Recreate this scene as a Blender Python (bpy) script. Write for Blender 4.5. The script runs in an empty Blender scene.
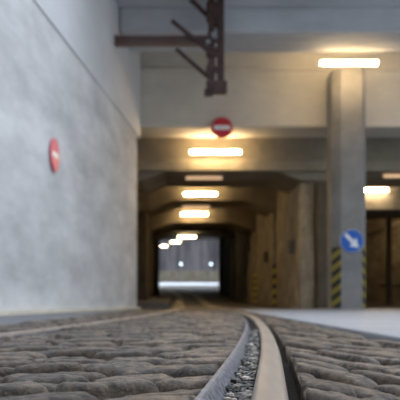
import bpy, bmesh, math, random
from mathutils import Vector, Matrix, noise
random.seed(7)
S = bpy.context.scene
COL = S.collection

# ------------------------------------------------------------- camera
CAMH = 0.15
F = 800.0                       # focal length in pixels of a 400 px frame
HZ = 303.0                      # horizon row
cd = bpy.data.cameras.new('camera')
cam = bpy.data.objects.new('camera', cd)
COL.objects.link(cam)
cam.location = (0, 0, CAMH)
cam.rotation_euler = (math.pi / 2, 0, 0)
cd.sensor_width = 36
cd.lens = F / 400 * 36
cd.shift_y = (HZ - 200) / 400
cd.clip_start = 0.05
cd.clip_end = 500
cd.dof.use_dof = True
cd.dof.focus_distance = 1.6
cd.dof.aperture_fstop = 7.4
S.camera = cam

# ------------------------------------------------------------- world
w = bpy.data.worlds.new('overcast_sky')
S.world = w
w.use_nodes = True
nt = w.node_tree
bg = nt.nodes['Background']
tc = nt.nodes.new('ShaderNodeTexCoord')
sep = nt.nodes.new('ShaderNodeSeparateXYZ')
cr = nt.nodes.new('ShaderNodeValToRGB')
nt.links.new(tc.outputs['Generated'], sep.inputs[0])
nt.links.new(sep.outputs['Z'], cr.inputs[0])
nt.links.new(cr.outputs[0], bg.inputs[0])
cr.color_ramp.elements[0].color = (0.42, 0.48, 0.56, 1)
cr.color_ramp.elements[0].position = 0.0
cr.color_ramp.elements[1].color = (0.80, 0.90, 1.05, 1)
cr.color_ramp.elements[1].position = 0.8
bg.inputs[1].default_value = 2.1

S.view_settings.view_transform = 'Standard'
S.view_settings.look = 'None'
S.view_settings.exposure = 0.5
S.view_settings.gamma = 1.0
S.view_settings.use_curve_mapping = False

LAMP_STRENGTH = 54.0
LAMP_COLOR = (1.0, 0.70, 0.36, 1)

# ------------------------------------------------------------- materials
def mat(name, base, rough=0.8, metal=0.0, var=0.25, scale=1.5, bump=0.0, bscale=20.0,
        stretch=(1, 1, 1), second=None, tone=None, spec=0.5):
    m = bpy.data.materials.new(name)
    m.use_nodes = True
    n, l = m.node_tree.nodes, m.node_tree.links
    p = n['Principled BSDF']
    p.inputs['Roughness'].default_value = rough
    p.inputs['Metallic'].default_value = metal
    p.inputs['Specular IOR Level'].default_value = spec
    t = n.new('ShaderNodeTexCoord')
    mp = n.new('ShaderNodeMapping')
    mp.inputs['Scale'].default_value = stretch
    l.new(t.outputs['Object'], mp.inputs[0])
    ns = n.new('ShaderNodeTexNoise')
    ns.inputs['Scale'].default_value = scale
    ns.inputs['Detail'].default_value = 6
    ns.inputs['Roughness'].default_value = 0.65
    l.new(mp.outputs[0], ns.inputs['Vector'])
    r = n.new('ShaderNodeValToRGB')
    b = Vector(base)
    sc = Vector(second) if second else b * (1 - var)
    hi = b * (1 + var * 0.5)
    r.color_ramp.elements[0].position = 0.3
    r.color_ramp.elements[0].color = (*sc, 1)
    r.color_ramp.elements[1].position = 0.7
    r.color_ramp.elements[1].color = (*hi, 1)
    l.new(ns.outputs['Fac'], r.inputs[0])
    out = r.outputs[0]
    if tone:
        a = n.new('ShaderNodeAttribute')
        a.attribute_name = tone
        mx = n.new('ShaderNodeMix')
        mx.data_type = 'RGBA'
        mx.blend_type = 'MULTIPLY'
        mx.inputs[0].default_value = 1.0
        l.new(out, mx.inputs[6])
        l.new(a.outputs['Color'], mx.inputs[7])
        out = mx.outputs[2]
    l.new(out, p.inputs['Base Color'])
    if bump:
        n2 = n.new('ShaderNodeTexNoise')
        n2.inputs['Scale'].default_value = bscale
        n2.inputs['Detail'].default_value = 8
        n2.inputs['Roughness'].default_value = 0.7
        l.new(t.outputs['Object'], n2.inputs['Vector'])
        bp = n.new('ShaderNodeBump')
        bp.inputs['Strength'].default_value = bump
        bp.inputs['Distance'].default_value = 0.6 / bscale
        l.new(n2.outputs['Fac'], bp.inputs['Height'])
        l.new(bp.outputs[0], p.inputs['Normal'])
    return m

def emit(name, color, strength):
    m = bpy.data.materials.new(name)
    m.use_nodes = True
    p = m.node_tree.nodes['Principled BSDF']
    p.inputs['Base Color'].default_value = (*color[:3], 1)
    p.inputs['Emission Color'].default_value = (*color[:3], 1)
    p.inputs['Emission Strength'].default_value = strength
    return m

def hazard(name, pitch, slope, c1=(0.26, 0.205, 0.035), c2=(0.012, 0.012, 0.014)):
    m = mat(name, c1, rough=0.6)
    n, l = m.node_tree.nodes, m.node_tree.links
    p = n['Principled BSDF']
    t = n.new('ShaderNodeTexCoord')
    sp = n.new('ShaderNodeSeparateXYZ')
    l.new(t.outputs['Object'], sp.inputs[0])
    m1 = n.new('ShaderNodeMath'); m1.operation = 'MULTIPLY_ADD'
    l.new(sp.outputs['X'], m1.inputs[0]); m1.inputs[1].default_value = slope
    l.new(sp.outputs['Z'], m1.inputs[2])
    m2 = n.new('ShaderNodeMath'); m2.operation = 'DIVIDE'
    l.new(m1.outputs[0], m2.inputs[0]); m2.inputs[1].default_value = pitch
    m3 = n.new('ShaderNodeMath'); m3.operation = 'FRACT'
    l.new(m2.outputs[0], m3.inputs[0])
    m4 = n.new('ShaderNodeMath'); m4.operation = 'GREATER_THAN'
    l.new(m3.outputs[0], m4.inputs[0]); m4.inputs[1].default_value = 0.5
    mx = n.new('ShaderNodeMix'); mx.data_type = 'RGBA'
    l.new(m4.outputs[0], mx.inputs[0])
    mx.inputs[6].default_value = (*c1, 1)
    mx.inputs[7].default_value = (*c2, 1)
    l.new(mx.outputs[2], p.inputs['Base Color'])
    return m

M = dict(
    wall=mat('pale_wall_concrete', (0.57, 0.56, 0.545), 0.85, var=0.32, scale=1.1, bump=0.15, bscale=14, stretch=(1, 0.5, 1.6)),
    wall_up=mat('smooth_wall_concrete', (0.60, 0.60, 0.60), 0.85, var=0.12, scale=0.7, bump=0.05, bscale=10, stretch=(1, 0.4, 1)),
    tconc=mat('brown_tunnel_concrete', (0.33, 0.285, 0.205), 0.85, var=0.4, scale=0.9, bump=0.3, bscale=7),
    conc=mat('grey_concrete', (0.25, 0.24, 0.225), 0.85, var=0.35, scale=0.9, bump=0.2, bscale=9, stretch=(1, 1, 1.5)),
    soffit=mat('deck_concrete', (0.62, 0.63, 0.64), 0.85, var=0.3, scale=0.7, bump=0.1, bscale=6, stretch=(0.35, 1, 1)),
    face=mat('portal_concrete', (0.64, 0.60, 0.52), 0.85, var=0.22, scale=0.8, bump=0.1, bscale=8, stretch=(0.5, 1, 1)),
    dark=mat('dark_concrete', (0.16, 0.14, 0.115), 0.85, var=0.5, scale=0.8, bump=0.2, bscale=8),  # darkest concrete tone: tunnel ceiling, far frame and small fittings
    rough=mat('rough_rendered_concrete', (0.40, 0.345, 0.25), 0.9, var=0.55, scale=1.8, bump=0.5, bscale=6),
    asphalt=mat('smooth_grey_asphalt', (0.13, 0.13, 0.135), 0.6, var=0.25, scale=1.2, bump=0.2, bscale=60),
    road=mat('pale_smooth_concrete_road', (0.25, 0.26, 0.28), 0.5, var=0.2, scale=0.8, bump=0.1, bscale=50),
    tfloor=mat('tunnel_floor_concrete', (0.17, 0.145, 0.11), 0.6, var=0.35, scale=0.7, bump=0.1, bscale=20),
    pale=mat('pale_yard_concrete', (0.72, 0.74, 0.78), 0.7, var=0.12, scale=0.4),
    dirt=mat('dark_joint_dirt', (0.030, 0.026, 0.022), 0.95, var=0.4, scale=30, bump=0.8, bscale=120, spec=0.05),
    stone=mat('worn_basalt_setts', (0.122, 0.090, 0.063), 0.38, var=0.6, scale=34, bump=1.0, bscale=110, tone='tone', spec=0.25, second=(0.035, 0.026, 0.019)),
    rail_sheen=mat('pale_rail_sheen', (0.62, 0.54, 0.43), 0.6, var=0.2, scale=2),  # bright reflection along the tunnel rails, put into a pale colour
    kerb=mat('cream_kerb_stone', (0.62, 0.56, 0.44), 0.8, var=0.2, scale=2),
    dkerb=mat('dark_kerb_stone', (0.10, 0.09, 0.08), 0.8, var=0.3, scale=2),
    steel=mat('worn_running_steel', (0.27, 0.225, 0.185), 0.45, 0.55, var=0.2, scale=6, bump=0.12, bscale=260, stretch=(4, 0.3, 1)),
    guard=mat('bluish_guard_steel', (0.17, 0.175, 0.205), 0.42, 0.4, var=0.5, scale=70, bump=1.0, bscale=110, second=(0.04, 0.035, 0.035)),
    gravel=mat('groove_grit', (0.26, 0.23, 0.20), 0.6, var=0.6, scale=40, bump=0.5, bscale=200, tone='tone'),
    rust=mat('rusty_painted_iron', (0.085, 0.045, 0.04), 0.7, 0.1, var=0.5, scale=6, bump=0.3, bscale=25),
    rust2=mat('weathered_red_iron', (0.12, 0.055, 0.05), 0.65, 0.1, var=0.5, scale=4, bump=0.2, bscale=25, second=(0.16, 0.12, 0.11)),
    red=mat('red_sign_face', (0.52, 0.012, 0.025), 0.4, var=0.08, scale=4),
    pink=mat('faded_red_sign_face', (0.60, 0.05, 0.15), 0.4, var=0.15, scale=4),
    white=mat('white_sign_paint', (0.80, 0.80, 0.80), 0.45, var=0.05, scale=4),
    blue=mat('blue_sign_face', (0.01, 0.11, 0.46), 0.4, var=0.08, scale=4),
    grey=mat('galvanised_grey', (0.30, 0.30, 0.31), 0.5, 0.6, var=0.15, scale=8),
    housing=mat('lamp_housing', (0.16, 0.15, 0.13), 0.5, var=0.1, scale=8),
    farwall=mat('streaked_far_wall', (0.10, 0.088, 0.088), 0.9, var=0.45, scale=0.7, bump=0.2, bscale=2, stretch=(1.6, 1, 0.15), second=(0.04, 0.036, 0.036)),
    dark_render=mat('dark_brown_render', (0.14, 0.115, 0.08), 0.9, var=0.5, scale=1.6, bump=0.4, bscale=5),  # dark brown tone for side walls, deep piers and posts
    tube=emit('lit_tube', LAMP_COLOR, LAMP_STRENGTH),
    tube_far=emit('lit_tube_far', (1.0, 0.80, 0.50), 14.0),
    tube_dim=emit('unlit_tube_glow', (0.9, 0.58, 0.34), 0.45),  # unlit tubes; light from neighbouring lamps put in as weak emission
    spot=emit('cool_white_bulb', (0.75, 0.88, 1.0), 1.6),
    haz=hazard('yellow_black_stripes', 0.29, -0.6),
    haz2=hazard('yellow_black_stripes_steep', 0.29, 0.6),
    haz3=hazard('bright_yellow_black_stripes', 0.36, -0.6, c1=(0.7, 0.55, 0.06)),  # brighter yellow than the column strips, raised to show inside the tunnel
    hazh=hazard('yellow_black_bands', 0.28, 0.0, c1=(0.75, 0.62, 0.04), c2=(0.16, 0.13, 0.03)),
)

for k_, a_, b_ in (('guard', 0.42, 0.56), ('stone', 0.38, 0.64), ('farwall', 0.4, 0.6)):
    for nd in M[k_].node_tree.nodes:
        if nd.type == 'VALTORGB':
            nd.color_ramp.elements[0].position = a_; nd.color_ramp.elements[1].position = b_

# ------------------------------------------------------------- mesh helpers
def BM():
    return bmesh.new()

def box(bm, x0, x1, y0, y1, z0, z1, bev=0.0):
    vs = [bm.verts.new((x, y, z)) for x in (x0, x1) for y in (y0, y1) for z in (z0, z1)]
    idx = [(0, 1, 3, 2), (4, 6, 7, 5), (0, 4, 5, 1), (2, 3, 7, 6), (0, 2, 6, 4), (1, 5, 7, 3)]
    fs = [bm.faces.new([vs[i] for i in f]) for f in idx]
    if bev:
        es = list({e for f in fs for e in f.edges})
        bmesh.ops.bevel(bm, geom=es, offset=bev, segments=2, profile=0.5, affect='EDGES')

def prism(bm, pts, axis, a, b):
    """extrude an outline of 2-D points between a and b along axis ('x','y','z')"""
    def mk(p, t):
        return {'x': (t, p[0], p[1]), 'y': (p[0], t, p[1]), 'z': (p[0], p[1], t)}[axis]
    lo = [bm.verts.new(mk(p, a)) for p in pts]
    hi = [bm.verts.new(mk(p, b)) for p in pts]
    k = len(pts)
    bm.faces.new(lo); bm.faces.new(hi[::-1])
    for i in range(k):
        bm.faces.new([lo[i], hi[i], hi[(i + 1) % k], lo[(i + 1) % k]])

def bar(bm, p, q, wd, ht, bev=0.006):
    p, q = Vector(p), Vector(q)
    d = (q - p)
    L = d.length
    d.normalize()
    up = Vector((0, 1, 0)) if abs(d.y) < 0.9 else Vector((0, 0, 1))
    s = d.cross(up).normalized()
    u = s.cross(d).normalized()
    t = BM()
    box(t, -wd / 2, wd / 2, -ht / 2, ht / 2, 0, L, bev)
    mt = Matrix((s, u, d)).transposed().to_4x4()
    mt.translation = p
    t.transform(mt)
    me = bpy.data.meshes.new('tmp')
    t.to_mesh(me); t.free()
    bm.from_mesh(me)
    bpy.data.meshes.remove(me)

def cyl(bm, p, q, r0, r1=None, seg=24, dome=False):
    p, q = Vector(p), Vector(q)
    r1 = r0 if r1 is None else r1
    d = (q - p); L = d.length; d.normalize()
    a = d.orthogonal().normalized(); b = d.cross(a)
    prof = [(0, r0), (L, r1)]
    if dome:
        prof = [(-r0 * math.sin(t), r0 * math.cos(t)) for t in (1.35, 1.0, 0.6, 0.3)] + prof + \
               [(L + r1 * math.sin(t), r1 * math.cos(t)) for t in (0.3, 0.6, 1.0, 1.35)]
    rings = []
    for h, r in prof:
        rings.append([bm.verts.new(p + d * h + (a * math.cos(2 * math.pi * i / seg) + b * math.sin(2 * math.pi * i / seg)) * r) for i in range(seg)])
    for i in range(len(rings) - 1):
        for j in range(seg):
            bm.faces.new([rings[i][j], rings[i][(j + 1) % seg], rings[i + 1][(j + 1) % seg], rings[i + 1][j]])
    bm.faces.new(rings[0][::-1]); bm.faces.new(rings[-1])

def obj(name, bm, m, parent=None, loc=(0, 0, 0), smooth=False):
    bmesh.ops.recalc_face_normals(bm, faces=bm.faces[:])
    me = bpy.data.meshes.new(name)
    bm.to_mesh(me); bm.free()
    if smooth:
        for p in me.polygons:
            p.use_smooth = True
    me.materials.append(m)
    o = bpy.data.objects.new(name, me)
    COL.objects.link(o)
    o.location = loc
    if parent:
        o.parent = parent
    return o

def struct(name, bm, m, **k):
    o = obj(name, bm, m, **k)
    o['kind'] = 'structure'
    return o

def thing(name, label, cat, loc=(0, 0, 0), rz=0, group=None):
    o = bpy.data.objects.new(name, None)
    COL.objects.link(o)
    o.location = loc
    o.rotation_euler = (0, 0, rz)
    o['label'] = label; o['category'] = cat
    if group:
        o['group'] = group
    return o

def tag(o, label, cat, group=None, kind=None):
    o['label'] = label; o['category'] = cat
    if group: o['group'] = group
    if kind: o['kind'] = kind
    return o

def dup(root, loc, label, group=None, scale=None):
    r = root.copy(); COL.objects.link(r)
    r.location = loc; r['label'] = label
    if group: r['group'] = group
    if scale: r.scale = scale
    for ch in list(root.children):
        c = ch.copy(); COL.objects.link(c); c.parent = r
        for g in list(ch.children):
            e = g.copy(); COL.objects.link(e); e.parent = c
    return r

def X(px, d):        # lateral metres of a photo column at distance d
    return (px - 200) * d / F
def Z(py, d):        # height above rail level of a photo row at distance d
    return (HZ - py) * d / F + CAMH

# ------------------------------------------------------------- site geometry
def lerp_tab(tab, t):
    if t <= tab[0][0]:
        a, b = tab[0], tab[1]
    elif t >= tab[-1][0]:
        a, b = tab[-2], tab[-1]
    else:
        for a, b in zip(tab, tab[1:]):
            if a[0] <= t <= b[0]:
                break
    return a[1] + (b[1] - a[1]) * (t - a[0]) / (b[0] - a[0])

RT = [(-3, -0.16), (0.6, 0.052), (1.24, 0.108), (1.67, 0.147), (2.55, 0.225), (4, 0.335), (5.5, 0.43), (8, 0.56),
      (11, 0.65), (15, 0.69), (20, 0.68), (24, 0.62), (30, 0.45), (45, 0.10), (58, -0.30), (70, -1.3), (80, -2.8), (92, -5.2)]
def rail_x(y):
    # smoothed table
    s = 0.0; wsum = 0.0
    h = min(0.35 + abs(y) * 0.10, 5)
    for k in range(-4, 5):
        ww = math.exp(-(k / 2.5) ** 2)
        s += ww * lerp_tab(RT, y + k * h / 4); wsum += ww
    return s / wsum
def ground(y):
    if y <= 24: return 0.0
    return 0.00383 * (y - 24) ** 1.51
def tun(u, y):       # lateral position of offset u in the sloping tunnel
    return -30 / F * y + u
def wall_x(y):
    return 66 / F * y - 3.225
GAUGE = 1.30
EDGE_R, EDGE_L = 0.86, -1.36

# ------------------------------------------------------------- structure
def strip(bm, xs0, xs1, ys, zf, nx=1):
    """ground strip between two x functions"""
    rows = []
    for y in ys:
        a, b = xs0(y), xs1(y)
        rows.append([bm.verts.new((a + (b - a) * i / nx, y, zf(y))) for i in range(nx + 1)])
    for r, s in zip(rows, rows[1:]):
        for i in range(nx):
            bm.faces.new([r[i], r[i + 1], s[i + 1], s[i]])

def frange(a, b, n):
    return [a + (b - a) * i / n for i in range(n + 1)]

# ground base under the setts
bm = BM(); strip(bm, lambda y: EDGE_L, lambda y: EDGE_R, frange(-3, 22, 20), lambda y: -0.052)
struct('floor', bm, M['dirt'])
# smooth asphalt to the left
bm = BM(); box(bm, -16, EDGE_L - 0.03, -3, 22, -0.20, 0.0, 0.01)
struct('floor', bm, M['asphalt'])
# pale smooth road to the right
bm = BM(); box(bm, EDGE_R + 0.03, 16, -3, 22, -0.20, -0.002, 0.01)
struct('floor', bm, M['road'])
# tunnel floor on its ramp
bm = BM(); strip(bm, lambda y: -14, lambda y: 16, frange(22, 92, 40), lambda y: ground(y) - 0.012 - 0.04 * min(1, max(0, (y - 22) / 6)))
struct('floor', bm, M['tfloor'])
bm = BM(); strip(bm, lambda y: -40, lambda y: 34, frange(92, 106, 4), lambda y: ground(y) - 0.012)
struct('floor', bm, M['pale'])

# left wall (lower and set-back upper part), runs toward the tunnel mouth
SEAM = Z(135, 20)
def slab_along_wall(bm, y0, y1, z0, z1, off, th, bev=0.01):
    pts = [(wall_x(y0) + off, y0), (wall_x(y1) + off, y1), (wall_x(y1) + off - th, y1), (wall_x(y0) + off - th, y0)]
    prism(bm, pts, 'z', z0, z1)
bm = BM(); slab_along_wall(bm, -3, 20.0, -0.2, SEAM, 0, 0.5)
struct('wall_left', bm, M['wall'])
bm = BM(); slab_along_wall(bm, -3, 20.45, SEAM, 6.6, 0.022, 0.522)
struct('wall_left', bm, M['wall_up'])
bm = BM(); slab_along_wall(bm, -3, 20.0, 0.0, 0.055, 0.10, 0.12)
struct('baseboard_left', bm, M['kerb'])

bm = BM(); box(bm, -16, 16, -3.4, -3.0, -0.2, 8.5, 0.02)  # added unseen wall behind the camera, blocks skylight on the near cobbles
struct('wall_sky_blocker', bm, M['dark_render'])

# deck soffit and rib in front of the portal
TOP = Z(53, 20.6)
bm = BM(); box(bm, -4.5, 14, 13.0, 22.0, TOP, TOP + 0.5)
struct('ceiling', bm, M['soffit'])
def label_beam(o, label):
    return tag(o, label, 'beam')
def beam(name, x0, x1, y0, y1, z0, z1, m, label, bev=0.03):
    bm = BM(); box(bm, 0, x1 - x0, 0, y1 - y0, 0, z1 - z0, bev)
    o = obj(name, bm, m, loc=(x0, y0, z0))
    o['kind'] = 'structure'
    return o
bm = BM(); box(bm, wall_x(18) - 0.0, 14, 17.4, 18.8, Z(32, 17.4), TOP + 0.01, 0.04)
struct('ceiling_beam', bm, M['soffit'])
# narrow groove ledge on that beam's face
bm = BM(); box(bm, wall_x(17) - 0.0, 14, 16.2, 16.5, TOP - 0.12, TOP + 0.01, 0.02)
struct('ceiling_beam', bm, M['soffit'])

# portal beam: lower face, ledge line, upper face
PY = 20.5
bm = BM()
pz0, pz1 = Z(127, PY), Z(69, PY)
box(bm, wall_x(20.5) - 0.5, 14, PY, PY + 1.35, pz0, pz1, 0.03)
struct('ceiling_beam', bm, M['face'])
bm = BM(); box(bm, wall_x(20.5) - 0.5, 14, PY + 0.08, PY + 1.35, pz1 - 0.02, TOP + 0.02)
struct('wall_back', bm, M['face'])
bm = BM(); box(bm, wall_x(20.5), 14, PY - 0.05, PY + 0.05, pz1 - 0.05, pz1 + 0.02, 0.01)
struct('trim', bm, M['face'])

# tunnel frames -------------------------------------------------
UR, UL = 3.65, -0.80
def frame(y0, y1, zb, ztop, m, hx=0.75, hz=0.26, right=None, soff=None):
    """a transverse frame: beam with haunches over the left bay"""
    bm = BM()
    l, r = tun(UL, y0), tun(UR, y0)
    ro = right if right is not None else r + 0.9
    pts = [(l - 0.8, ztop), (l - 0.8, zb - hz - 0.05), (l, zb - hz), (l + hx, zb), (r - hx, zb), (r, zb - hz), (r + 0.9, zb - hz - 0.05)]
    if right is not None:
        pts += [(r + 0.9, zb), (right, zb)]
    pts += [(ro, ztop)]
    prism(bm, pts, 'y', y0, y1)
    return struct('ceiling_beam', bm, m)

def pier(y0, y1, u0, u1, ztop, label, m=M['rough'], hz=None, name='concrete_pier', bands=None):
    zb = ground(y0) - 0.02
    x0, x1 = tun(u0, y0), tun(u1, y0)
    root = thing(name, label, 'pier', (x0, y0, zb))
    bm = BM()
    k = -30 / F * (y1 - y0)
    wv = x1 - x0; dv = y1 - y0; c = 0.05
    prism(bm, [(c, 0), (wv - c, 0), (wv, c), (wv + k, dv), (k, dv), (0, c)], 'z', 0, ztop - zb)
    obj('shaft', bm, m, root)
    return root

# F1
Z1 = Z(172, 22.3)
frame(22.3, 25.2, Z1, 5.2, M['tconc'], right=15, hx=0.6, hz=0.22)
# thin recess above the lip of the first frame (upper web set back)
bm = BM(); box(bm, tun(UL, 22.3) - 0.8, 14.5, 22.12, 22.32, Z1 + 0.001, Z(160, 22.2), 0.03)
struct('ceiling_beam', bm, M['tconc'])
frame(28.5, 31.0, Z(200, 28.5), 5.2, M['tconc'], hx=1.0, hz=0.35)
frame(35.0, 38.0, Z(222, 35), 5.3, M['tconc'], hx=1.0, hz=0.35)
frame(46.0, 49.0, Z(232, 46), 5.8, M['tconc'], hx=0.9, hz=0.3)
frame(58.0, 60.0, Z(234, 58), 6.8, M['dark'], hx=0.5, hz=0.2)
# ceiling over tunnel between frames
bm = BM()
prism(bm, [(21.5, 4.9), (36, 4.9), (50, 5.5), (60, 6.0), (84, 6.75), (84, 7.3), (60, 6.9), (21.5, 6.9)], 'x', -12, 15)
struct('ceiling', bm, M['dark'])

# left bay side wall and left legs
bm = BM()
pts = [(tun(UL, 20.6) - 0.45, 20.6), (tun(UL, 57.9) - 0.45, 57.9), (tun(UL, 57.9) - 1.0, 57.9), (tun(UL, 20.6) - 1.0, 20.6)]
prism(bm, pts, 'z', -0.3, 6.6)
struct('wall_left', bm, M['dark_render'])

# main column --------------------------------------------------
CY = 19.55
cx0, cx1 = X(333, CY), X(366.5, CY)
cw = cx1 - cx0
root = thing('concrete_column', 'tall pale chamfered concrete column between the bays, wearing the round blue arrow sign', 'column', ((cx0 + cx1) / 2, CY, 0))
h = cw / 2; c = 0.2
bm = BM()
prism(bm, [(-h + c, 0), (h - c * 0.5, 0), (h, c * 0.6), (h, 0.9), (-h, 0.9), (-h, c)], 'z', -0.01, Z(68, CY) )
obj('shaft', bm, M['conc'], root)
# hazard strips on the two front corners
def corner_strip(p, q, z0, z1, m, name='hazard_strip'):
    p, q = Vector(p), Vector(q)
    d = (q - p).normalized(); nrm = Vector((d.y, -d.x))
    L = (q - p).length
    bm = BM(); box(bm, 0, L, -0.012, 0, 0, z1 - z0)
    o = obj(name, bm, m, root, loc=(p.x, p.y, z0))
    o.rotation_euler = (0, 0, math.atan2(d.y, d.x))
    return o
hz0, hz1 = 0.03, Z(247, CY)
corner_strip((-h, c), (-h + c, 0), hz0, hz1, M['haz'])
corner_strip((h - c * 0.5, 0), (h, c * 0.6), hz0, hz1, M['haz2'])

# blue arrow sign on the column
sd = 0.575
def disc(bm, r, y0, y1, seg=48, rim=0.0):
    cyl(bm, (0, y0, 0), (0, y1, 0), r, r, seg)
sx, sz = X(352, CY - 0.05), Z(241, CY - 0.05)
root = thing('direction_sign', 'round blue sign with a white arrow pointing down right, on the column', 'traffic sign', (sx, CY - 0.05, sz))
bm = BM(); disc(bm, 0.275, 0.0, 0.02)
obj('sign_plate', bm, M['blue'], root)
bm = BM(); cyl(bm, (0, -0.004, 0), (0, 0.018, 0), 0.285, 0.285, 48)
obj('rim', bm, M['white'], root, loc=(0, 0.012, 0))
bm = BM()
ar = [(-0.20, 0.035), (0.03, 0.035), (0.03, 0.11), (0.20, 0.0), (0.03, -0.11), (0.03, -0.035), (-0.20, -0.035)]
ca, sa = math.cos(-0.72), math.sin(-0.72)
prism(bm, [((x * ca - z * sa) * 1.1, (x * sa + z * ca) * 1.25) for x, z in ar], 'y', -0.006, 0.001)
obj('arrow', bm, M['white'], root)
bm = BM(); box(bm, -0.05, 0.05, 0.028, 0.052, -0.16, 0.16, 0.004)
obj('bracket', bm, M['grey'], root)

# no-entry sign hung from the portal beam
ny = PY - 0.12
root = thing('no_entry_sign', 'round red sign with white bar, hung on the edge of the portal beam', 'traffic sign', (X(222, ny), ny, Z(127.5, ny)))
bm = BM(); disc(bm, 0.265, 0.0, 0.02)
obj('sign_plate', bm, M['red'], root)
bm = BM(); box(bm, -0.205, 0.205, -0.006, 0.002, -0.055, 0.055, 0.002)
obj('white_bar', bm, M['white'], root)
bm = BM(); box(bm, -0.04, 0.04, 0.018, 0.125, 0.04, 0.2, 0.004)
obj('bracket', bm, M['grey'], root)
# no-entry sign flat on the left wall
wy = 12.1
ang = math.atan2(66, 800)
root = thing('no_entry_sign', 'pinkish red round sign seen edge-on, flat on the pale left wall', 'traffic sign', (wall_x(wy) + 0.035, wy, Z(155, wy)), -ang)
bm = BM(); cyl(bm, (-0.01, 0, 0), (0.004, 0, 0), 0.25, 0.25, 48)
obj('sign_plate', bm, M['pink'], root)
bm = BM(); box(bm, 0.003, 0.007, -0.17, 0.17, -0.04, 0.04, 0.001)
obj('white_bar', bm, M['white'], root)
bm = BM(); cyl(bm, (-0.038, 0, 0), (-0.01, 0, 0), 0.05, 0.05, 16)
obj('bracket', bm, M['grey'], root)

# piers on both sides of the main bay ---------------------------
def hz_strip(root, x0, x1, z0, z1, m):
    bm = BM(); box(bm, x0, x1, -0.014, -0.001, 0, z1 - z0)
    return obj('hazard_strip', bm, m, root, loc=(0, 0, z0))
def infill(y0, y1, u0, u1, zt, m, name):
    bm = BM()
    prism(bm, [(tun(u0, y0), y0), (tun(u1, y0), y0), (tun(u1, y1), y1), (tun(u0, y1), y1)], 'z', ground(y0) - 0.1, zt)
    struct(name, bm, m)
ZF = {1: Z1 - 0.28, 2: Z(200, 28.5) - 0.41, 3: Z(222, 35) - 0.41, 4: Z(232, 46) - 0.36, 5: Z(234, 58) - 0.26}
pier(22.32, 25.2, UR, UR + 0.40, ZF[1], 'broad rough pier nearest behind the chamfered column')
pier(22.0, 24.5, UR + 0.42, UR + 0.72, ZF[1], 'dark narrow pier squeezed beside the nearest rough pier', m=M['dark_render'])
pier(21.9, 24.3, UR + 0.74, UR + 1.05, ZF[1] - 0.05, 'pale narrow pier directly behind the left edge of the chamfered column', m=M['face'])
r = pier(28.5, 31.0, UR, UR + 0.85, ZF[2], 'second pier along the tunnel, black and yellow strip on its edge')
hz_strip(r, 0.02, 0.28, 0.05, 1.55, M['haz3'])
r = pier(35.0, 38.0, UR, UR + 0.85, ZF[3], 'third pier along the tunnel, wide yellow bands at its foot')
hz_strip(r, 0.02, 0.66, 0.05, 1.35, M['hazh'])
pier(46.0, 49.0, UR, UR + 0.8, ZF[4], 'dark fourth pier deep in the tunnel', m=M['dark_render'])
pier(58.0, 60.0, UR, UR + 0.85, ZF[5], 'dark last pier at right of the far tunnel mouth', m=M['dark'])
pier(58.0, 60.0, UL - 0.75, UL, ZF[5], 'dark last pier at left of the far tunnel mouth', m=M['dark'])
pier(46.0, 49.0, UL - 0.43, UL - 0.03, ZF[4], 'dark left hand pier deep in the tunnel', m=M['dark_render'])
pier(35.0, 38.0, UL - 0.43, UL, ZF[3], 'brown pier midway along the left tunnel side', m=M['dark_render'])
pier(28.5, 31.0, UL - 0.43, UL, ZF[2], 'left hand brown pier just inside the tunnel', m=M['dark_render'])
# walls between the bays, standing between the piers
for a, b, m_ in ((25.25, 28.45, 'rough'), (31.05, 34.95, 'rough'), (38.05, 45.95, 'rough'), (49.05, 57.95, 'dark_render')):
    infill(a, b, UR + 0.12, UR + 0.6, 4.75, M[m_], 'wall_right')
# small dark junction boxes fixed to the tunnel piers
def jbox(y, dz, wd, ht, label):
    x = tun(UR, y)
    root = thing('junction_box', label, 'box', (x - 0.03, y, dz))
    bm = BM(); box(bm, -0.10, 0, -wd / 2, wd / 2, -ht / 2, ht / 2, 0.01)
    obj('case', bm, M['dkerb'], root)
    bm = BM(); box(bm, -0.115, -0.101, -wd / 2 + 0.02, wd / 2 - 0.02, -ht / 2 + 0.02, ht / 2 - 0.02, 0.004)
    obj('lid', bm, M['dark'], root)
jbox(23.6, Z(247, 23.6), 0.5, 0.36, 'dark box low on the inner side of the nearest rough pier')
jbox(29.8, Z(257, 29.8), 0.6, 0.36, 'dark box on the inner side of the striped second pier')
jbox(36.6, Z(247, 36.6), 0.8, 0.40, 'dark box on the inner side of the yellow banded third pier')

# right bay ------------------------------------------------------
bm = BM(); box(bm, tun(UR, 40) + 0.4, 15, 40, 40.4, -0.3, 5.2)
struct('wall_back', bm, M['rough'])
bm = BM(); box(bm, 12.5, 13.0, 20.0, 41, -0.3, 6.0)
struct('wall_right', bm, M['dark_render'])
bm = BM(); box(bm, tun(UR + 0.8, 28.5), 12.6, 28.6, 30.6, Z(210, 28.6), 5.0, 0.03)
struct('ceiling_beam', bm, M['conc'])
bm = BM(); box(bm, tun(UR + 0.8, 35), 12.6, 35.0, 37.0, Z(214, 35), 5.0, 0.03)
struct('ceiling_beam', bm, M['dark'])
pg = 'steel posts before the rear wall of the right bay'
def post(px, yy, label):
    root = thing('steel_post', label, 'post', (X(px, yy), yy, ground(yy) - 0.01))
    bm = BM(); box(bm, -0.09, 0.09, -0.09, 0.09, 0, Z(205, yy) - ground(yy), 0.01)
    obj('shaft', bm, M['dark_render'], root)
    bm = BM(); box(bm, -0.16, 0.16, -0.16, 0.16, 0, 0.03, 0.005)
    obj('base_plate', bm, M['dark_render'], root)
post(389, 33, 'dark upright post in the right bay, nearest the chamfered column')
post(412, 33, 'dark upright post in the right bay, at the picture edge')
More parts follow.
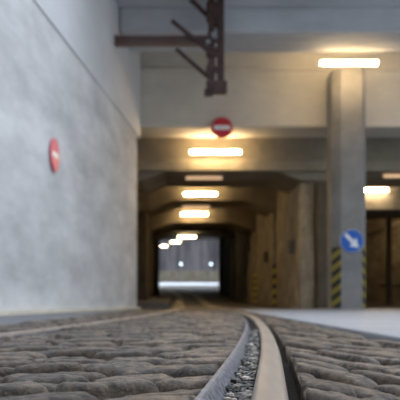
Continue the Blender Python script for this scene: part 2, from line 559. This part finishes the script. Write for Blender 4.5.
bm = BM(); cyl(bm, (X(366, 39.9), 39.86, Z(236, 39.9)), (X(420, 39.9), 39.86, Z(214, 39.9)), 0.06, 0.06, 12)
tag(obj('conduit_pipe', bm, M['kerb'], smooth=True), 'pale pipe climbing to the right across the brown rear wall', 'pipe')
bm = BM(); bar(bm, (X(380, 33), 33.12, Z(286, 33)), (X(420, 33), 33.12, Z(286, 33)), 0.10, 0.05)
tag(obj('guard_rail', bm, M['dark_render']), 'dark horizontal rail low behind the posts of the right bay', 'railing')

# kerb left of the tracks in the tunnel
bm = BM()
pts = [(tun(UL - 0.4, 22.5), 22.5), (tun(-0.05, 22.5), 22.5), (tun(0.15, 45), 45), (tun(UL - 0.4, 45), 45)]
lo = [bm.verts.new((x, y, ground(y) - 0.05)) for x, y in pts]
hi = [bm.verts.new((x, y, ground(y) + 0.16)) for x, y in pts]
bm.faces.new(hi); bm.faces.new(lo[::-1])
for i in range(4):
    bm.faces.new([lo[i], lo[(i + 1) % 4], hi[(i + 1) % 4], hi[i]])
struct('floor', bm, M['dkerb'])

# far yard beyond the tunnel
bm = BM()
n = 24
pts = []
for i in range(n + 1):
    a = -1 + 2 * i / n
    pts.append((a * 30 - 2, 108 - 7 * a * a))
pts += [(28, 110), (-32, 110)]
prism(bm, pts, 'z', -0.5, 13)
struct('wall_back', bm, M['farwall'])
bm = BM(); box(bm, -24, 24, 101.9, 102.3, 0, ground(102) + 1.5)
struct('baseboard_back', bm, M['dark_render'])
bm = BM(); box(bm, -33, -32, 84, 110, -0.5, 13)
struct('wall_left', bm, M['farwall'])
bm = BM(); box(bm, 28, 29, 84, 110, -0.5, 13)
struct('wall_right', bm, M['farwall'])
for nm, xa, xb in (('wall_left', -12.5, -12), ('wall_right', 15, 15.5)):
    bm = BM(); box(bm, xa, xb, 40, 84, -0.5, 7)
    struct(nm, bm, M['dark'])
for px, py, lb in ((181, 264, 'small glowing white lamp at left on the far wall beyond the tunnel'),
                   (211, 264, 'small glowing white lamp at right on the far wall beyond the tunnel')):
    yy = 100
    root = thing('yard_lamp', lb, 'lamp', (X(px, yy), yy, ground(yy) - 0.01), group=None)
    zz = Z(py, yy) - ground(yy)
    bm = BM(); cyl(bm, (0, 0.25, 0), (0, 0.25, zz), 0.06, 0.05, 12)
    obj('pole', bm, M['dark'], root)
    bm = BM(); bmesh.ops.create_uvsphere(bm, u_segments=16, v_segments=10, radius=0.16)
    obj('bulb', bm, M['spot'], root, loc=(0, 0, zz), smooth=True)
    bm = BM(); cyl(bm, (0, 0.10, zz), (0, 0.28, zz), 0.14, 0.10, 16)
    obj('lamp_head', bm, M['grey'], root)

# ------------------------------------------------------------- lamps
def lamp(px, py, d, wpx, label, tube=None, hang=None, back=0.16, r=0.052, name='fluorescent_lamp'):
    L = wpx * d / F
    root = thing(name, label, 'lamp', (X(px, d), d, Z(py, d)), group=None)
    bm = BM(); cyl(bm, (-L / 2 + r, 0, 0), (L / 2 - r, 0, 0), r, r, 16, dome=True)
    obj('tube', bm, tube or M['tube'], root, smooth=True)
    bm = BM(); box(bm, -L / 2 + r, L / 2 - r, r + 0.004, r + 0.035, -0.03, 0.03, 0.006)
    obj('housing', bm, M['housing'], root)
    for s in (-1, 1):
        bm = BM(); box(bm, s * L * 0.3 - 0.02, s * L * 0.3 + 0.02, r + 0.035, max(back, r + 0.05), -0.02, 0.02)
        obj('bracket', bm, M['grey'], root)
        if hang:
            bm = BM(); box(bm, s * L * 0.3 - 0.012, s * L * 0.3 + 0.012, r + 0.01, r + 0.03, -0.02, hang)
            obj('hanger_rod', bm, M['grey'], root)
    return root
lamp(349, 63, CY - 0.45, 58, 'lit tube lamp across the head of the tall chamfered column', back=0.46)
lamp(215.5, 152, 21.85, 51, 'largest lit tube lamp in the tunnel, right below the red hung sign', back=0.46)
lamp(200.5, 194, 28.05, 33, 'second lit tube lamp of the tunnel row, longer of the close middle pair', back=0.46)
lamp(194.5, 214, 34.6, 26.5, 'third lit tube lamp of the tunnel row, lower and shorter of the close middle pair', back=0.41)
lamp(187, 237, 46.6, 18, 'fourth lit tube lamp, rightmost of the three small far ones', tube=M['tube_far'], r=0.06, hang=0.17)
lamp(175.5, 242, 70, 10, 'fifth lit tube lamp, middle of the three small far ones', tube=M['tube_far'], r=0.07, hang=0.7)
lamp(164, 246, 78, 6.5, 'farthest and smallest lit tube lamp, leftmost in the tunnel', tube=M['tube_far'], r=0.07, hang=0.6)
lamp(373, 190, 28.4, 30, 'lit tube lamp in the right bay, just right of the chamfered column', back=0.21)
lamp(204, 178, 22.85, 37, 'unlit tube lamp with added faint glow above the second lit one in the tunnel', tube=M['tube_dim'], hang=0.06, back=0.06)
lamp(196, 207, 29.9, 28, 'unlit tube lamp with added faint glow between the close pair of lit ones in the tunnel', tube=M['tube_dim'], hang=0.06, back=0.06)
lamp(440, 190, 28.4, 30, 'lit tube lamp in the right bay, outside the picture edge', back=0.21)
lamp(436, 206, 38.8, 30, 'lit tube lamp deep in the right bay', hang=0.1)
lamp(399, 176, 22.6, 32, 'unlit tube lamp with added faint glow in the right bay, above the lit one', tube=M['tube_dim'], hang=0.06, back=0.06)

# ------------------------------------------------------------- rusty ironwork hanging from the deck
IY = 16.9
root = thing('iron_bracket', 'rusty dark red iron gantry hanging from the deck, with long arm to the left wall', 'bracket', (X(215, IY), IY, TOP))
ox, oz = X(215, IY), TOP
def P(px, py, dy=0.0):
    return (X(px, IY) - ox, dy, Z(py, IY) - oz)
bm = BM()
for dx in (211.5, 220.5):
    bm = BM(); bar(bm, P(dx, -7), P(dx, 92), 0.15, 0.16)
    obj('hanger', bm, M['rust'], root)
for yy in (6, 20, 40, 55, 70, 84):
    bm = BM(); bar(bm, P(206, yy, -0.03), P(224, yy, -0.03), 0.10, 0.12)
    obj('cross_tie', bm, M['rust'], root)
for a, b in ((P(208, 10), P(222, 36)), (P(222, 40), P(208, 66))):
    bm = BM(); bar(bm, a, b, 0.06, 0.05)
    obj('lattice_bar', bm, M['rust'], root)
bm = BM()
box(bm, P(206, 0)[0], P(222, 0)[0], -0.12, 0.1, P(0, 18)[2], P(0, 4)[2], 0.02)
obj('gusset_plate', bm, M['rust'], root)
bm = BM()
box(bm, P(206, 0)[0], P(227, 0)[0], -0.14, 0.1, P(0, 94)[2], P(0, 82)[2], 0.02)
box(bm, P(204, 0)[0], P(213, 0)[0], -0.14, 0.1, P(0, 96)[2], P(0, 90)[2], 0.02)
obj('gusset_plate', bm, M['rust'], root)
bm = BM()
box(bm, P(115, 0)[0], P(212, 0)[0], -0.10, 0.10, P(0, 45.5)[2], P(0, 43.5)[2], 0.004)
box(bm, P(115, 0)[0], P(212, 0)[0], -0.10, 0.10, P(0, 39)[2], P(0, 37)[2], 0.004)
box(bm, P(115, 0)[0], P(212, 0)[0], -0.05, 0.02, P(0, 44)[2], P(0, 38)[2])
obj('arm', bm, M['rust2'], root)
bm = BM()
for a, b, w_ in ((P(172, 23, -0.15), P(214, 58, -0.15), 0.08), (P(176, 47, 0.14), P(216, 82, 0.14), 0.08), (P(187, -6, 0.1), P(208, 15, 0.1), 0.09)):
    bm = BM(); bar(bm, a, b, w_, 0.07)
    obj('diagonal_brace', bm, M['rust'], root)
bm = BM(); cyl(bm, P(214, 38, -0.2), P(214, 38, 0.0), 0.07, 0.07, 16)
cyl(bm, P(208, 44, -0.2), P(208, 44, 0.0), 0.05, 0.05, 16)
obj('bolt', bm, M['grey'], root)

# ------------------------------------------------------------- rails
def sweep(bm, offs, y0, y1, n, lat, power=1.0):
    rings = []
    for i in range(n + 1):
        t = (i / n) ** power
        y = y0 + (y1 - y0) * t
        e = 0.05 + 0.01 * abs(y)
        d = Vector(((rail_x(y + e) - rail_x(y - e)) / (2 * e), 1.0)).normalized()
        nr = Vector((d.y, -d.x))
        x = rail_x(y)
        g = ground(y)
        rings.append([bm.verts.new((x + nr.x * (o + lat), y + nr.y * (o + lat), z + g)) for o, z in offs])
    k = len(offs)
    for a, b in zip(rings, rings[1:]):
        for j in range(k):
            bm.faces.new([a[j], a[(j + 1) % k], b[(j + 1) % k], b[j]])
    bm.faces.new(rings[0]); bm.faces.new(rings[-1][::-1])
head = [(-0.030, -0.045), (-0.031, -0.010), (-0.027, -0.003), (-0.019, 0.0), (0.0, 0.0015), (0.019, 0.0), (0.027, -0.003), (0.031, -0.010), (0.030, -0.045)]
guard = [(-0.120, -0.045), (-0.120, -0.004), (-0.117, 0.0), (-0.108, 0.0005), (-0.103, -0.004), (-0.092, -0.022), (-0.082, -0.040)]
groove = [(-0.095, -0.045), (-0.095, -0.034), (-0.029, -0.034), (-0.029, -0.045)]
def rail(lat, label, mirror):
    root = thing('tram_rail', label, 'rail', (0, 0, 0))
    s = -1 if mirror else 1
    for nm, prof, m in (('rail_head', head, M['steel']), ('guard_flange', guard, M['guard']), ('groove_floor', groove, M['dirt'])):
        bm = BM(); sweep(bm, [(o * s, z) for o, z in prof], 0.3, 91.5, 260, lat, 2.2)
        obj(nm, bm, m, root, smooth=(nm == 'rail_head'))
    return root
rail(0.0, 'near grooved steel rail with a wide worn head, curving away through the cobbles', False)
rail(-GAUGE, 'left grooved steel rail, flush in the cobbles and parallel to the wide near one', True)

# added pale bands along the tunnel rails, painting their reflected sheen
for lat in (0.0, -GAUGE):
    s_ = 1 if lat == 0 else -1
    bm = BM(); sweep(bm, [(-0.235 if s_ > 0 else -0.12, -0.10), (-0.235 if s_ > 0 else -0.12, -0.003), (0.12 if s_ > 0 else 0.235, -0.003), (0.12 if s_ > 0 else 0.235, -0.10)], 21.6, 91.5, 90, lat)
    struct('trim', bm, M['rail_sheen'])

# grit lying in the groove of the near rail
def tone_layer(me, vals):
    a = me.color_attributes.new('tone', 'FLOAT_COLOR', 'POINT')
    for i, v in enumerate(vals):
        a.data[i].color = (v[0], v[1], v[2], 1)
verts, faces, tones = [], [], []
base = bmesh.new(); bmesh.ops.create_icosphere(base, subdivisions=1, radius=1)
bv = [v.co.copy() for v in base.verts]; bf = [[v.index for v in f.verts] for f in base.faces]; base.free()
for k in range(2600):
    y = 0.95 + 4.2 * random.random() ** 1.5
    sz = random.uniform(0.002, 0.0075) * (1.6 if random.random() < 0.15 else 0.8)
    o = random.uniform(-0.082, -0.038)
    x = rail_x(y) + o
    c = Vector((x, y, -0.034 + sz * 0.5 + random.uniform(0, 0.010)))
    t = random.choice((0.12, 0.2, 0.4, 0.8, 1.9))
    rot = Matrix.Rotation(random.random() * 6.28, 3, 'Z') @ Matrix.Rotation(random.random() * 6.28, 3, 'X')
    sx_, sy_, sz_ = random.uniform(0.8, 1.6), random.uniform(0.7, 1.2), random.uniform(0.5, 0.8)
    b0 = len(verts)
    for v in bv:
        p = rot @ v
        p = Vector((p.x * sx_, p.y * sy_, p.z * sz_)) * sz * random.uniform(0.8, 1.2)
        verts.append(tuple(c + p)); tones.append((t, t * 0.97, t * 0.93))
    for f in bf:
        faces.append([b0 + i for i in f])
me = bpy.data.meshes.new('grit'); me.from_pydata(verts, [], faces)
me.materials.append(M['gravel']); tone_layer(me, tones)
o = bpy.data.objects.new('grit', me); COL.objects.link(o)
tag(o, 'loose dark and pale grit filling the groove of the near rail', 'gravel', kind='stuff')

# ------------------------------------------------------------- setts
def setts(name, ymax, direc, xlo, xhi, L, W, cross=0.0, seed=1):
    rnd = random.Random(seed)
    d = Vector(direc).normalized(); nrm = Vector((d.y, -d.x))
    verts, faces, tones = [], [], []
    R = 30
    nrow = int(R / W)
    for i in range(-nrow, nrow):
        s = -R + rnd.random() * L
        while s < R:
            ln = L * rnd.uniform(0.75, 1.3)
            cx = d * (s + ln / 2) + nrm * (i * W)
            s += ln
            if not (0.55 < cx.y < ymax):
                continue
            lo, hi = xlo(cx.y), xhi(cx.y)
            if cx.x < lo - W * 0.6 or cx.x > hi + W * 0.6:
                continue
            far = cx.y > 7
            nx, ny = (7, 5) if far else (13, 9)
            if cx.y < 2.6: nx, ny = 33, 17
            hgt = rnd.uniform(-0.014, 0.009)
            ta, tb = rnd.uniform(-0.035, 0.035), rnd.uniform(-0.10, 0.10)
            tn = rnd.uniform(0.65, 1.35); hue = rnd.uniform(-0.05, 0.05)
            ha, hb = ln / 2 - 0.008, W / 2 - rnd.uniform(0.008, 0.016)
            sk = rnd.uniform(-0.12, 0.12)
            b0 = len(verts)
            for a in range(nx):
                for b in range(ny):
                    u = -1 + 2 * a / (nx - 1); v = -1 + 2 * b / (ny - 1)
                    u = math.copysign(abs(u) ** 0.7, u); v = math.copysign(abs(v) ** 0.7, v)
                    m = max(abs(u), abs(v))
                    rr = (abs(u) ** 7 + abs(v) ** 7) ** (1 / 7) if m > 0 else 1
                    k = m / rr if rr > 0 else 1
                    uu, vv = u * (0.35 + 0.65 * k), v * (0.35 + 0.65 * k)
                    q = cx + d * (uu * ha) + nrm * (vv * hb + sk * uu * hb)
                    ez = 1 - min(1, abs(v)) ** 9
                    eu = 1 - min(1, abs(u)) ** 14
                    z = -0.048 + (0.048 + hgt) * (ez * eu) ** 0.5 - 0.003 * (v * v + u * u * 0.6) + ta * uu * ha + tb * vv * hb
                    nn = noise.noise(Vector((q.x * 14, q.y * 14, i * 3.1))) * 0.0035 + noise.noise(Vector((q.x * 40, q.y * 40, 5))) * 0.003 + noise.noise(Vector((q.x * 110, q.y * 110, 9))) * 0.0016
                    z += nn * (1 if m < 0.98 else 0)
                    x = min(max(q.x, xlo(q.y)), xhi(q.y))
                    if x != q.x:
                        z = min(z, -0.012)
                    z += cross * abs(x - rail_x(q.y))
                    verts.append((x, q.y, z))
                    tones.append((tn * (1 + hue), tn, tn * (1 - hue)))
            for a in range(nx - 1):
                for b in range(ny - 1):
                    p = b0 + a * ny + b
                    faces.append([p, p + 1, p + ny + 1, p + ny])
    me = bpy.data.meshes.new(name); me.from_pydata(verts, [], faces)
    me.validate()
    bmx = bmesh.new(); bmx.from_mesh(me)
    for f in bmx.faces:
        if f.normal.z < 0: f.normal_flip()
    bmx.to_mesh(me); bmx.free()
    for p in me.polygons: p.use_smooth = True
    me.materials.append(M['stone']); tone_layer(me, tones)
    o = bpy.data.objects.new(name, me); COL.objects.link(o)
    o['kind'] = 'structure'
    return o
LR = lambda y: rail_x(y) - GAUGE
setts('floor', 21.5, (1.7, 1), lambda y: LR(y) + 0.128, lambda y: rail_x(y) - 0.124, 0.21, 0.10, seed=3)
setts('floor', 21.5, (-0.5, 1), lambda y: rail_x(y) + 0.060, lambda y: EDGE_R + 0.02, 0.34, 0.10, cross=-0.05, seed=5)
setts('floor', 21.5, (0.95, 1), lambda y: EDGE_L, lambda y: LR(y) - 0.04, 0.17, 0.105, seed=8)
